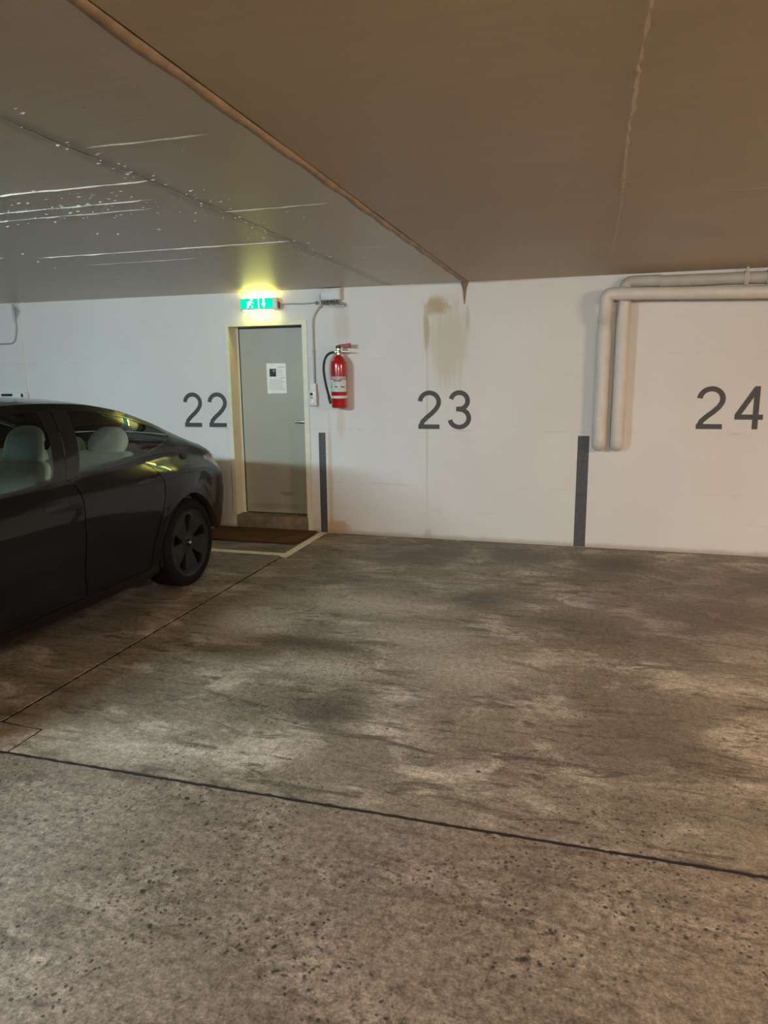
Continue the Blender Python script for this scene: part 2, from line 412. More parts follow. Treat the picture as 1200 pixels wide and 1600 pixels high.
for i, (a, b, y, hh) in enumerate([(-5.2, -1.82, -3.73, .006), (-1.80, -1.30, -4.17, .005), (-3.7, -1.80, -2.30, .006), (-1.84, -1.25, -3.12, .005), (-1.55, -1.30, -1.93, .004),
                                   (-4.6, -2.0, -3.45, .005), (-4.8, -2.1, -3.30, .004), (-3.6, -2.7, -1.93, .004), (-2.55, -2.15, -4.45, .004), (-5.6, -3.9, -2.38, .005),
                                   (.40, .85, -2.75, .0018), (.35, 1.6, -2.15, .0012), (.75, 1.3, -3.35, .0012)]):
    fin(a, b, y, hh, .008, i)
# rough seams of the formwork panels, running towards the wall
def seam(xs, ya, yb, amp, name, mat, seed):
    r = random.Random(seed); vs = []; fs = []; n = int((yb - ya) / .04)
    for i in range(n + 1):
        y = ya + (yb - ya) * i / n; x = xs(y) + r.gauss(0, .0025); k = r.random() * amp; wd = .010 + .008 * r.random()
        vs += [(x - wd, y, ZC + .0005), (x, y, ZC - k), (x + wd, y, ZC + .0005)]
    for i in range(n):
        a = 3 * i; fs += [(a, a + 1, a + 4, a + 3), (a + 1, a + 2, a + 5, a + 4)]
    MB().add(vs, fs).build(name, mat, ceil_)
seam(lambda y: .09 + .008 * math.sin(y * 2), -8.0, -.02, .0022, 'formwork_seam', M['ceil_r'], 11)
seam(lambda y: -1.83 + .02 * math.sin(y * 1.7), -8.0, -.3, .003, 'formwork_seam', M['ceil_l'], 12)
cr = MB(); rr = random.Random(5)
for i in range(380):
    if i < 250: x = rr.uniform(-4.2, -2.0); y = rr.choice((-3.62, -3.5, -3.42, -3.33, -3.22)) + rr.gauss(0, .03)
    elif i < 330: x = -1.83 + rr.gauss(0, .06); y = rr.uniform(-4.6, -1.2)
    else: x = rr.uniform(-4, -1.3); y = rr.uniform(-4.6, -1)
    a, b, c = rr.uniform(.004, .020), rr.uniform(.002, .005), rr.uniform(.0015, .0055)
    cr.add([(x - a, y, ZC + .001), (x, y - b, ZC + .001), (x + a, y, ZC + .001), (x, y + b, ZC + .001), (x, y, ZC - c)], [(0, 1, 4), (1, 2, 4), (2, 3, 4), (3, 0, 4)])
tag(cr.build('concrete_crumbs', M['fin'], ceil_), kind='stuff')

# ---- walls
OX0, OX1, OZ = -3.520, -2.705, 2.064          # door opening
wm = MB().box(-6.03, OX0, 0, .3, -.05, ZC + .05).box(OX1, X1, 0, .3, -.05, ZC + .05).box(OX0, OX1, 0, .3, OZ, ZC + .05)
wm.box(X0, -6.03, -.015, .3, -.05, ZC + .05)
wall = struct(wm.build('wall_back', M['wall']), label='white painted concrete wall with bay numbers and damp stains')
struct(MB().box(X0 - .2, X0, Y0, .3, -.05, ZC + .05).build('wall_left', M['wall']))
struct(MB().box(X1, X1 + .2, Y0, .3, -.05, ZC + .05).build('wall_right', M['wall']))
struct(MB().box(X0, X1, Y0 - .2, Y0, -.05, ZC + .05).build('wall_front', M['wall']))
# painted stripes between the bays
tag(MB().box(-2.575, -2.503, -.0015, .001, 0, 1.010).build('painted_stripe', M['stripe'], wall), 'dark grey stripe on the wall beside the door')
tag(MB().add([(-.096, -.0015, 0), (.006, -.0015, 0), (.003, -.0015, 1.012), (-.096, -.0015, 1.012)], [(0, 1, 2, 3)]).build('painted_stripe', M['stripe'], wall), 'dark grey stripe on the wall below the pipes')
# bay numbers
def arc(cx, cy, rx, ry, a0, a1, n=18): return [(cx + rx * math.cos(math.radians(a0 + (a1 - a0) * i / n)), cy + ry * math.sin(math.radians(a0 + (a1 - a0) * i / n))) for i in range(n + 1)]
DIG = {'2': [arc(.305, .705, .245, .24, 176, -28, 20) + [(.46, .50), (.36, .40), (.24, .30), (.13, .19), (.075, .055)], [(.015, .055), (.575, .055)]],
       '3': [arc(.295, .735, .215, .212, 168, -78, 18) + [(.22, .522)], [(.22, .522)] + arc(.300, .285, .245, .232, 88, -168, 20)],
       '4': [[(.425, .945), (.055, .30)], [(.01, .285), (.60, .285)], [(.445, .0), (.445, 1.0)]]}
def stroke(mb, pts, w, tr):
    n = len(pts); vs = []
    for i, p in enumerate(pts):
        a = pts[max(i - 1, 0)]; b = pts[min(i + 1, n - 1)]; dx, dy = b[0] - a[0], b[1] - a[1]; l = math.hypot(dx, dy)
        nx, ny = -dy / l * w / 2, dx / l * w / 2
        vs += [tr(p[0] + nx, p[1] + ny), tr(p[0] - nx, p[1] - ny)]
    mb.add(vs, [(2 * i, 2 * i + 1, 2 * i + 3, 2 * i + 2) for i in range(n - 1)])
def number(txt, xl, xr, z0, z1, label):
    hgt = z1 - z0; wd = hgt * .62; gap = (xr - xl - wd * len(txt)) / (len(txt) - 1); mb = MB(); k = 0
    for i, ch in enumerate(txt):
        ox = xl + i * (wd + gap)
        for st in DIG[ch]:
            k += 1; yy = -.0012 - .0001 * k
            stroke(mb, st, .122, lambda a, b: (ox + a * 1.03 * hgt, yy, z0 + b * hgt))
    tag(mb.build('painted_number', M['number'], wall), label)
number('22', -4.075, -3.572, 1.055, 1.405, 'dark grey painted number 22')
number('23', -1.565, -1.058, 1.060, 1.415, 'dark grey painted number 23')
number('24', .862, 1.378, 1.085, 1.440, 'dark grey painted number 24')

# ---- steel door in its recess
DY = .145
door = struct(MB().rbox(OX0 + .045, OX1 - .03, DY, DY + .045, .15, OZ - .014, .003).build('door_1', M['door']), label='grey-beige steel door below the exit sign')
fr = MB().box(OX0, OX0 + .012, -.004, DY + .05, .14, OZ).box(OX1 - .012, OX1, -.004, DY + .05, .14, OZ).box(OX0, OX1, -.004, DY + .05, OZ - .012, OZ)
fr.box(OX0 + .012, OX0 + .045, DY - .004, DY + .06, .14, OZ - .012).box(OX1 - .034, OX1 - .012, DY - .004, DY + .06, .14, OZ - .012)
fr.box(OX0 - .028, OX0 + .012, -.009, -.004, .14, OZ + .0285).box(OX1 - .012, OX1 + .040, -.009, -.004, .0, OZ + .0285).box(OX0 - .028, OX1 + .040, -.0095, -.004, OZ - .012, OZ + .028)
tag(fr.build('door_frame', M['frame'], door), 'cream steel door frame')
gk = MB().box(OX0 + .043, OX0 + .052, DY - .006, DY + .002, .15, OZ - .012).box(OX0 + .043, OX1 - .03, DY - .006, DY + .002, OZ - .030, OZ - .012)
gk.build('door_gasket', M['gasket'], door)
hx, hz = -2.752, 1.108
hd = MB().tube([(hx, DY, hz), (hx, DY - .05, hz)], .010, 10).tube(bend([(hx, DY - .045, hz), (hx - .02, DY - .05, hz), (hx - .115, DY - .048, hz)], .008), .0125, 10)
hd.rbox(hx - .017, hx + .017, DY - .008, DY + .001, hz - .10, hz + .05, .003)
hd.tube([(hx, DY - .014, hz - .07), (hx, DY, hz - .07)], .010, 12)
tag(hd.build('door_handle', M['steel'], door, True), 'steel lever handle')
MB().box(OX0 - .05, OX1 + .05, DY + .05, .32, -.05, OZ + .1).build('door_backing', M['gasket'], door)
struct(MB().rbox(OX0 + .002, OX1 - .002, -.012, DY + .08, -.02, .142, .008).build('trim_1', M['sill'], None, True), label='stained concrete door sill')

# ================================================================== THINGS ON THE WALL
# exit sign
es = tag(empty('exit_sign', (-3.125, 0, 2.195)), 'green and white lit emergency exit sign above the door', 'exit sign')
sx0, sx1 = -.197, .195
MB().rbox(sx0, sx1, -.088, -.030, .0, .112, .006).box(sx0 + .05, sx1 - .05, -.031, 0, .03, .08).build('housing', M['plastic'], es, True)
MB().box(sx0 + .006, sx0 + .348, -.0905, -.0875, .016, .108).build('light_panel', M['green'], es)
mb = MB(); yy = -.0915
def q(pts): mb.add([(sx0 + .006 + .342 * a, yy, .016 + .092 * b) for a, b in pts], [tuple(range(len(pts)))])
# running figure, doorway and arrow
def qs(pts): q([(.30 + (a - .36) * 1.15, b) for a, b in pts])
qs([(.29, .40), (.37, .40), (.42, .70), (.33, .76)]); qs([(.36, .78), (.44, .78), (.44, .98), (.36, .98)]); qs([(.26, .03), (.31, .03), (.36, .44), (.29, .44)])
qs([(.33, .46), (.37, .38), (.45, .26), (.42, .18)]); qs([(.41, .26), (.45, .24), (.42, .02), (.38, .02)]); qs([(.38, .72), (.41, .64), (.47, .54), (.45, .47)]); qs([(.26, .60), (.27, .50), (.37, .66), (.35, .74)])
q([(.545, .0), (.585, .0), (.585, 1), (.545, 1)])
q([(.685, .40), (.755, .40), (.755, .97), (.685, .97)]); q([(.64, .46), (.80, .46), (.72, .03)])
mb.build('pictogram', M['signwhite'], es)
MB().box(sx0 + .02, sx0 + .34, -.080, -.040, .1125, .1165).build('upper_light_slot', M['signglow'], es)
MB().box(sx0 + .03, sx0 + .33, -.080, -.040, -.004, -.0005).build('lower_light_slot', M['signglow'], es)
MB().rbox(sx1 - .004, sx1 + .014, -.085, -.040, .012, .070, .004).build('test_button', M['clip'], es, True)

# junction box with cable glands
jb = tag(empty('junction_box', (-2.395, 0, 2.262)), 'pale grey junction box under the ceiling right of the door', 'junction box')
MB().rbox(-.098, .098, -.062, 0, 0, .105, .006).build('box', M['box'], jb, True)
MB().rbox(-.090, .090, -.068, -.060, .008, .097, .003).build('lid', M['box'], jb, True)
for i in range(6):
    x = -.082 + i * .031
    MB().lathe([(.014, 0), (.014, -.018), (.010, -.022), (.010, -.034 - .008 * (i % 2))], (x, -.032, 0), 'z', 10).build('cable_gland', M['clip'], jb, True)
MB().tube(bend([(.075, -.03, .0), (.085, -.03, -.03), (.125, -.025, -.035), (.135, -.02, -.06)], .012), .009, 8).build('cable_elbow', M['conduit'], jb, True)
MB().rbox(-.122, -.104, -.030, 0, -.065, .06, .004).build('side_bracket', M['conduit'], jb, True)
# conduits
c1 = tag(empty('sign_conduit', (-2.915, 0, 2.245)), 'thin grey conduit between exit sign and junction box', 'conduit')
MB().tube([(.0, -.014, .0), (.10, -.012, .003), (.22, -.013, -.003), (.385, -.012, .002)], .0065, 8).build('tube', M['conduit'], c1, True)
MB().rbox(.355, .375, -.024, 0, -.014, .014, .003).build('clip', M['clip'], c1, True)
c2 = tag(empty('switch_conduit', (-2.596, 0, 1.48)), 'grey conduit running down the wall from junction box to switch', 'conduit')
MB().tube(bend([(0, -.014, 0), (0, -.014, .63), (.075, -.014, .735), (.115, -.014, .755)], .05), .0085, 8).build('tube', M['conduit'], c2, True)
MB().rbox(-.014, .014, -.02, 0, .30, .325, .003).build('clip', M['conduit'], c2, True)

# switch and socket
sw = tag(empty('light_switch', (-2.612, 0, 1.270)), 'white surface light switch and socket right of the door', 'light switch')
MB().rbox(-.022, .036, -.035, 0, .150, .222, .006).build('cable_entry', M['plastic'], sw, True)
MB().rbox(-.042, .042, -.050, 0, .0, .155, .012, 3).build('body', M['plastic'], sw, True)
MB().lathe([(.016, 0), (.016, -.006), (.012, -.008)], (-.006, -.049, .118), 'y', 16).build('switch_button', M['black'], sw, True)
MB().rbox(-.024, .010, -.054, -.048, .078, .093, .003).build('indicator', M['conduit'], sw, True)
MB().rbox(-.026, .026, -.055, -.048, .012, .066, .006).build('socket_cover', M['plastic'], sw, True)

# fire extinguisher
fe = tag(empty('fire_extinguisher', (-2.312, -.100, 1.262)), 'red fire extinguisher hanging on the wall between door and number 23', 'fire extinguisher')
R_ = .076
cyl = MB().lathe([(.0, .012), (.055, .004), (.070, .0), (R_, .012), (R_, .400), (.073, .425), (.062, .452), (.042, .474), (.026, .484), (.024, .494), (0, .494)], n=40).build('cylinder', M['red'], fe, True, 50)
def wrap(a0, a1, z0, z1, r, name, mat, par):
    n = 18; vs = []; fs = []
    for i in range(n + 1):
        a = math.radians(a0 + (a1 - a0) * i / n)
        for z in (z0, z1): vs.append((r * math.sin(a), -r * math.cos(a), z))
    fs = [(2 * i, 2 * i + 1, 2 * i + 3, 2 * i + 2) for i in range(n)]
    return MB().add(vs, fs).build(name, mat, par, True)
lb = wrap(-75, 85, .150, .262, R_ + .0008, 'label', M['label'], fe)
wrap(-75, 85, .268, .292, R_ + .0008, 'label_strip', M['inkl'], fe)
for i, (z, a, b, mt) in enumerate([(.252, -25, 40, 'ink'), (.238, -45, 30, 'inkl'), (.226, -45, 55, 'inkl'), (.214, -45, 40, 'inkl'), (.196, -60, -35, 'ink'), (.196, -15, 10, 'ink'), (.196, 30, 60, 'ink'), (.180, -50, 60, 'inkl'), (.168, -50, 45, 'inkl')]):
    wrap(a, b, z - (.007 if mt == 'ink' else .002), z + (.007 if mt == 'ink' else .002), R_ + .0014, 'label_print', M[mt], lb)
wrap(-180, 180, .088, .112, R_ + .0022, 'band', M['label'], fe)
vl = MB().lathe([(.021, .490), (.021, .506), (.016, .510), (.016, .532), (.020, .536), (.020, .552), (.012, .556)], n=16).tube([(-.012, 0, .520), (-.040, 0, .518)], .010, 10)
vl.tube([(.010, -.008, .522), (.032, -.016, .522)], .012, 12).build('valve', M['brass'], fe, True)
MB().rbox(-.022, .022, -.016, .016, .548, .578, .006).build('valve_head', M['black'], fe, True)
MB().rbox(.0, .125, -.010, .010, .566, .580, .003, fn=lambda x, y, z: (x, y, z + .012 * max(0, x) / .125 * (1 if z > .57 else -1.4) + .006)).build('squeeze_lever', M['redplastic'], fe, True)
MB().rbox(.012, .125, -.009, .009, .520, .530, .003, fn=lambda x, y, z: (x, y, z - .10 * max(0, x - .03))).build('carry_handle', M['brass'], fe, True)
hs = MB().tube(bend([(-.036, 0, .518), (-.115, -.002, .515), (-.158, -.004, .40), (-.140, -.004, .24), (-.100, -.004, .085)], .07, 8), .0115, 10).build('hose', M['rubber'], fe, True)
MB().tube([(-.106, -.004, .105), (-.090, -.004, .035)], [.014, .011], 10).build('nozzle', M['rubber'], hs, True)
MB().rbox(-.104, -.070, -.014, .010, .055, .085, .004).build('nozzle_clip', M['redplastic'], fe, True)
MB().rbox(-.016, .016, .050, .099, .30, .47, .003).build('wall_bracket', M['steel'], fe, True)

# notice on the door
nt_ = tag(empty('notice_sheet', (-3.072, DY - .0008, 1.390)), 'white printed notice with a dark photo stuck on the door', 'notice')
MB().add([(-.105, -.001, 0), (.107, -.001, .004), (.106, -.0014, .300), (-.107, -.0014, .302), (-.105, 0, 0), (.107, 0, .004), (.106, 0, .300), (-.107, 0, .302)], [(0, 1, 2, 3), (4, 7, 6, 5), (0, 4, 5, 1), (1, 5, 6, 2), (2, 6, 7, 3), (3, 7, 4, 0)]).build('sheet', M['paper'], nt_)
ph = MB().add([(-.036, -.0002, -.039), (.036, -.0002, -.039), (.036, -.0002, .039), (-.036, -.0002, .039)], [(0, 1, 2, 3)]).build('printed_photo', M['photo'], nt_); ph.location = (-.038, -.0018, .208)
rt = random.Random(4)
tx = MB()
def tl(x0, x1, z, hh):
    x = x0
    while x < x1 - .008:
        l = min(rt.uniform(.010, .030), x1 - x); tx.box(x, x + l, -.0024, -.0016, z - hh / 2, z + hh / 2); x += l + .005
tl(.02, .09, .262, .008); tl(.012, .09, .225, .005); tl(.012, .07, .205, .005); tl(.012, .085, .185, .005); tl(.04, .09, .158, .007)
for i in range(9): tl(-.078, .085 if i % 3 else .06, .138 - i * .0125, .0042)
tag(tx.build('printed_text', M['inkl'], nt_), kind='stuff')

# door mat
mt_ = tag(empty('doormat', (-3.16, -.315, 0)), 'brown coir doormat on the floor in front of the door', 'doormat')
MB().rbox(-.56, .548, -.255, .285, .0005, .020, .006).build('pile', M['coir'], mt_, True)
MB().rbox(-.568, .556, -.263, .293, .0004, .010, .003).build('edge_binding', M['rubber'], mt_, True)

# pipes
p1 = tag(empty('drain_pipe', (.084, 0, .91)), 'off-white drain pipe dropping from the front ceiling pipe, left of two', 'pipe')
MB().tube(bend([(0, .05, .03), (0, -.085, .03), (0, -.085, 1.0)], .055), .058, 24).build('riser', M['pipe'], p1, True)
MB().tube(bend([(0, -.085, 1.0), (0, -.085, 1.06), (.0, -.165, 1.16), (.0, -.165, 1.295), (.25, -.165, 1.288)], .055, 8), .0505, 24).build('elbow', M['pipe'], p1, True)
MB().tube([(.20, -.165, 1.2893), (3.4, -.165, 1.2000)], .050, 24).build('ceiling_run', M['pipe'], p1, True)
MB().tube([(.10, -.165, 1.2925), (.15, -.165, 1.2910)], .056, 24).build('socket_collar', M['pipe'], p1, True)
p2 = tag(empty('drain_pipe', (.234, 0, .908)), 'off-white drain pipe rising behind the front ceiling pipe, right of two', 'pipe')
MB().tube(bend([(0, .05, .03), (0, -.062, .03), (0, -.062, 1.30)], .05), .056, 24).build('riser', M['pipe'], p2, True)
MB().tube(bend([(0, -.062, 1.28), (.0, -.056, 1.399), (.28, -.054, 1.399)], .06, 8), .046, 20).build('elbow', M['pipe_shaded'], p2, True)
MB().tube([(.27, -.05, 1.393), (3.3, -.05, 1.377)], .046, 20).build('ceiling_run', M['pipe_shaded'], p2, True)
MB().tube([(.90, -.05, 1.390), (.935, -.05, 1.390)], .054, 20).build('pipe_clamp', M['pipe'], p2, True)
MB().tube([(1.065, -.05, 1.388), (1.13, -.05, 1.388)], .056, 20).build('coupling', M['pipe_shaded'], p2, True)
MB().box(.909, .927, -.105, -.085, 1.33, 1.467).build('hanger_strap', M['pipe_shaded'], p2)

# cable bend and slotted box on the far left of the wall
lc = tag(empty('wall_cable', (-6.12, -.015, 1.945)), 'thin grey cable curving up to the ceiling at the far left', 'cable')
MB().tube(bend([(-1.6, -.012, .0), (.0, -.012, .0), (.055, -.012, .16), (.03, -.012, .42)], .07, 8), .0095, 8).build('cable_run', M['conduit'], lc, True)
MB().rbox(-.42, -.39, -.024, 0, -.016, .016, .003).build('clip', M['conduit'], lc, True)
wb = tag(empty('wall_box', (-6.20, -.015, 1.28)), 'white box with dark slots on the wall above the car roof', 'box')
MB().rbox(-.5, .19, -.07, 0, 0, .138, .008).build('casing', M['plastic'], wb, True)
MB().rbox(-.12, .03, -.075, -.068, .095, .122, .003).build('slot', M['black'], wb, True)
MB().rbox(.145, .175, -.075, -.068, .085, .122, .003).build('button', M['black'], wb, True)

# ceiling battens (two of the garage's lamps and one added fill, outside the view)
for i, (lx, ly, al, col, st, lab) in enumerate(LAMPS):
    b = tag(empty('batten_light', (lx, ly, ZC), 0 if al == 'x' else math.pi / 2), lab, 'ceiling light')
    MB().rbox(-.66, .66, -.055, .055, -.035, .0, .006).build('housing', M['plastic'], b, True)
    em = emit('lamp_glow_%d' % i, col, st)
    n = 10; vs = []; fs = []
    for x in (-.62, .62):
        for k in range(n + 1):
            a = math.pi + math.pi * k / n; vs.append((x, .048 * math.cos(a), -.036 + .050 * math.sin(a)))
    fs = [(k, k + 1, n + 1 + k + 1, n + 1 + k) for k in range(n)] + [tuple(range(n + 1)), tuple(range(n + 1, 2 * n + 2))]
    MB().add(vs, fs).build('diffuser', em, b, True)
    for x in (-.645, .645): MB().rbox(x - .022, x + .022, -.052, .052, -.09, -.03, .004).build('end_cap', M['plastic'], b, True)

# ================================================================== CAR (nose towards the aisle, tail towards the wall)
CX, YR = -3.755, -1.055
def pchip(pts):
    xs=np.array([p[0] for p in pts],float);ys=np.array([p[1] for p in pts],float)
    h=np.diff(xs);d=np.diff(ys)/h;m=np.zeros_like(xs)
    for i in range(1,len(xs)-1):
        if d[i-1]*d[i]>0:
            w1=2*h[i]+h[i-1];w2=h[i]+2*h[i-1];m[i]=(w1+w2)/(w1/d[i-1]+w2/d[i])
    m[0]=d[0];m[-1]=d[-1]
    def fn(x):
        x=min(max(x,xs[0]),xs[-1]);i=min(max(int(np.searchsorted(xs,x)-1),0),len(h)-1)
        t=(x-xs[i])/h[i];t2=t*t;t3=t2*t
        return (2*t3-3*t2+1)*ys[i]+(t3-2*t2+t)*h[i]*m[i]+(-2*t3+3*t2)*ys[i+1]+(t3-t2)*h[i]*m[i+1]
    return fn
CAR_L=4.62
c_plan=pchip([(0,.70),(.03,.755),(.08,.80),(.15,.84),(.3,.888),(.55,.935),(.85,.985),(1.1,1.0),(2,1.0),(3.6,1.0),(4.0,.985),(4.3,.94),(4.45,.88),(4.55,.80),(4.62,.70)])
c_low=pchip([(.14,.80),(.18,.845),(.24,.872),(.30,.884),(.38,.890),(.46,.898),(.56,.914),(.66,.923),(.75,.925),(.83,.917),(.90,.895),(.96,.862),(1.02,.82)])
c_zb=pchip([(0,.86),(.3,.93),(.6,.985),(1.0,1.0),(1.6,.985),(2.2,.965),(3.0,.94),(3.7,.905),(4.1,.82),(4.4,.70),(4.62,.52)])
c_zr=pchip([(0,.955),(.15,1.0),(.35,1.045),(.6,1.125),(.9,1.235),(1.3,1.345),(1.7,1.400),(2.1,1.415),(2.4,1.405),(2.7,1.36),(3.0,1.26),(3.3,1.12),(3.55,1.01),(3.75,.955),(4.1,.865),(4.4,.75),(4.62,.57)])
c_yr=pchip([(0,.56),(.15,.60),(.35,.61),(.6,.605),(1.0,.60),(1.6,.61),(2.2,.615),(2.7,.615),(3.1,.635),(3.5,.70),(3.75,.735),(4.1,.72),(4.4,.64),(4.62,.48)])
c_zc=pchip([(0,1.03),(.06,1.05),(.15,1.06),(.4,1.10),(.6,1.16),(.9,1.275),(1.3,1.39),(1.7,1.445),(2.1,1.462),(2.4,1.455),(2.7,1.42),(2.95,1.36),(3.3,1.19),(3.55,1.06),(3.72,.985),(4.1,.905),(4.4,.80),(4.62,.62)])
c_offr=pchip([(.15,.16),(.3,.06),(.45,.005),(.55,0),(.68,.02),(.8,.05),(.92,.085),(1.05,.10),(1.5,.10)])
c_offf=pchip([(.15,.12),(.3,.03),(.5,0),(.62,.03),(.75,.09),(.95,.25)])
c_in=pchip([(0,1.0),(.3,.93),(.6,.86),(.95,.85),(1.3,.90),(1.8,.97),(2.3,1.0),(4.62,1.0)])
WR=(.91,.335);WF=(3.785,.335)
def sstep(a,b,x):
    t=min(max((x-a)/(b-a),0),1);return t*t*(3-2*t)
def car_W(s,z):
    zb=c_zb(s);zr=c_zr(s)
    sh=(zb-.96)*sstep(.55,.96,min(z,zb)) if z<zb else (zb-.96)
    p=c_plan(s)
    if z<=zb:
        y=c_low(z-sh)*p*(1-(1-c_in(s))*sstep(.82,.965,z-sh))
        for (ws,wz) in (WR,WF):
            r=((s-ws)**2+(z-wz)**2)**.5
            y+=.016*np.exp(-((r-.40)/.06)**2)*sstep(.2,.35,z)
        return y
    yb=c_low(.96)*p*c_in(s);u=min((z-zb)/max(zr-zb,1e-3),1.0)
    return yb+(c_yr(s)-yb)*(u**1.4)+.022*np.sin(np.pi*u)
def car_s(s,z):
    if s<.6: s=s+c_offr(z)*(1-s/.6)**2
    if s>4.0: s=s-c_offf(z)*((s-4.0)/.62)**2
    return s
def car_side(s,z,inset=0.):
    return (car_W(s,z)-inset,-car_s(s,z),z)
def car_top(s,t):
    zr=c_zr(s);z=zr+(c_zc(s)-zr)*(1-abs(t)**2.2)
    return (t*c_yr(s),-car_s(s,z),z)

car = tag(empty('car', (CX, YR, 0)), 'dark grey fastback sedan with white seats parked in bay 22', 'car')

def ring(pts): return [tuple(p) for p in pts]
def resample(pts, step=.03, closed=True):
    out = []; n = len(pts)
    for i in range(n if closed else n - 1):
        a, b = pts[i], pts[(i + 1) % n]; k = max(1, int(math.dist(a, b) / step))
        for j in range(k): out.append((a[0] + (b[0] - a[0]) * j / k, a[1] + (b[1] - a[1]) * j / k))
    if not closed: out.append(pts[-1])
    return out
def thick(line, wd):
    n = len(line); L = []; Rr = []
    for i, p in enumerate(line):
        a = line[max(i - 1, 0)]; b = line[min(i + 1, n - 1)]; dx, dy = b[0] - a[0], b[1] - a[1]; l = math.hypot(dx, dy)
        L.append((p[0] - dy / l * wd / 2, p[1] + dx / l * wd / 2)); Rr.append((p[0] + dy / l * wd / 2, p[1] - dx / l * wd / 2))
    return L + Rr[::-1]
def inside(poly, x, y):
    r = False; j = len(poly) - 1
    for i in range(len(poly)):
        xi, yi = poly[i]; xj, yj_ = poly[j]
        if (yi > y) != (yj_ > y) and x < (xj - xi) * (y - yi) / (yj_ - yi) + xi: r = not r
        j = i
    return r
def smooth_curve(pts, n=8):
    """Catmull-Rom through the points (open)"""
    P = [pts[0]] + list(pts) + [pts[-1]]; out = []
    for i in range(1, len(P) - 2):
        p0, p1, p2, p3 = P[i - 1], P[i], P[i + 1], P[i + 2]
        for k in range(n):
            t = k / n
            out.append(tuple(.5 * (2 * p1[d] + (p2[d] - p0[d]) * t + (2 * p0[d] - 5 * p1[d] + 4 * p2[d] - p3[d]) * t * t + (3 * p1[d] - p0[d] - 3 * p2[d] + p3[d]) * t ** 3) for d in (0, 1)))
    out.append(tuple(pts[-1])); return out

AR = .378
def archpts(wc, zb0):
    a0 = math.asin((zb0 - wc[1]) / AR); n = 22
    return [(wc[0] - AR * math.cos(a), wc[1] + AR * math.sin(a)) for a in [a0 + (math.pi - 2 * a0) * i / n for i in range(n + 1)]]
outer = [(0, .37), (.06, .33), (.25, .29)] + archpts(WR, .20)[3:] + [(1.36, .175), (3.33, .175)] + archpts(WF, .20) + [(4.45, .20), (4.57, .22), (4.62, .27)]
outer += [(s, c_zr(s) - 1e-4) for s in np.linspace(4.62, 0, 120)]
railo = lambda s, d: (s, c_zr(s) - d)
# window outlines
rear_top = [railo(s, .045) for s in np.linspace(1.81, .98, 16)]
rear_glass = [(1.985, 1.006)] + [(1.94, 1.09), (1.885, 1.20), (1.83, 1.31)] + rear_top + smooth_curve([(.93, 1.200), (.86, 1.172), (.775, 1.140), (.785, 1.120), (.87, 1.100), (.97, 1.076), (1.10, 1.055), (1.26, 1.037), (1.42, 1.022), (1.60, 1.013), (1.80, 1.008), (1.985, 1.006)], 4)[:-1]
front_top = [railo(s, .045) for s in np.linspace(2.72, 2.06, 14)]
front_glass = [(2.205, .992), (2.60, .974), (3.05, .960), (3.14, .985)] + [(3.0, 1.075), (2.87, 1.195)] + front_top + [(2.10, 1.24), (2.155, 1.12)]
def sur(poly, d):
    cx = sum(p[0] for p in poly) / len(poly); cz = sum(p[1] for p in poly) / len(poly); out = []
    n = len(poly)
    area = sum(poly[i][0] * poly[(i + 1) % n][1] - poly[(i + 1) % n][0] * poly[i][1] for i in range(n))
    sg = 1 if area > 0 else -1
    for i in range(n):
        a = poly[i - 1]; b = poly[(i + 1) % n]; dx, dz = b[0] - a[0], b[1] - a[1]; l = math.hypot(dx, dz) or 1
        out.append((poly[i][0] + sg * dz / l * d, poly[i][1] - sg * dx / l * d))
    return out
surround_r = sur(rear_glass, .013); surround_f = sur(front_glass, .013)
pillar = [(1.80, c_zr(1.8) - .036), (2.09, c_zr(2.09) - .036), (2.235, .978), (1.965, .992)]
belt_gap_r = [(1.99, .984), (1.74, .992), (1.48, 1.012), (1.22, 1.047)]
gaps = [
    [(1.945, 1.37), (2.01, 1.22), (2.105, .990), (2.055, .955), (2.042, .88), (2.055, .74), (2.060, .42), (2.050, .262)],
    smooth_curve([(1.22, 1.026), (1.225, .95), (1.225, .80), (1.255, .68), (1.318, .55), (1.365, .42), (1.40, .262)], 5),
    [(1.40, .262), (2.05, .262), (3.12, .262)],
    smooth_curve([(3.16, .955), (3.20, .80), (3.21, .55), (3.12, .262)], 5),
]
rear_door = gaps[0][2:] + [(1.40, .262)] + gaps[1][::-1] + [(1.42, 1.008), (1.60, .998), (1.80, .993), (1.985, .990)]
front_door = [(2.105, .99), (2.055, .955)] + gaps[0][4:] + [(3.12, .262)] + gaps[3][::-1] + [(3.05, .95), (2.6, .962)]
handles = {'front': [(2.15, .842), (2.345, .836), (2.352, .850), (2.34, .862), (2.16, .870)], 'rear': [(1.31, .872), (1.50, .862), (1.508, .877), (1.495, .888), (1.32, .898)]}
tail = [(.0, .80), (.10, .79), (.22, .82), (.36, .905), (.34, .93), (.16, .945), (.0, .93)]
head = [(4.62, .50), (4.45, .60), (4.20, .72), (4.24, .745), (4.42, .70), (4.62, .545)]
polys = dict(rear_glass=rear_glass, front_glass=front_glass, sr=surround_r, sf=surround_f, pillar=pillar, h_f=handles['front'], h_r=handles['rear'], tail=tail, head=head, rd=rear_door, fd=front_door)
for i, gp in enumerate(gaps): polys['gap%d' % i] = thick(resample(gp, .03, False), .008)
polys = {k: resample(v, .03) for k, v in polys.items()}
polys['outer'] = resample(outer, .035)

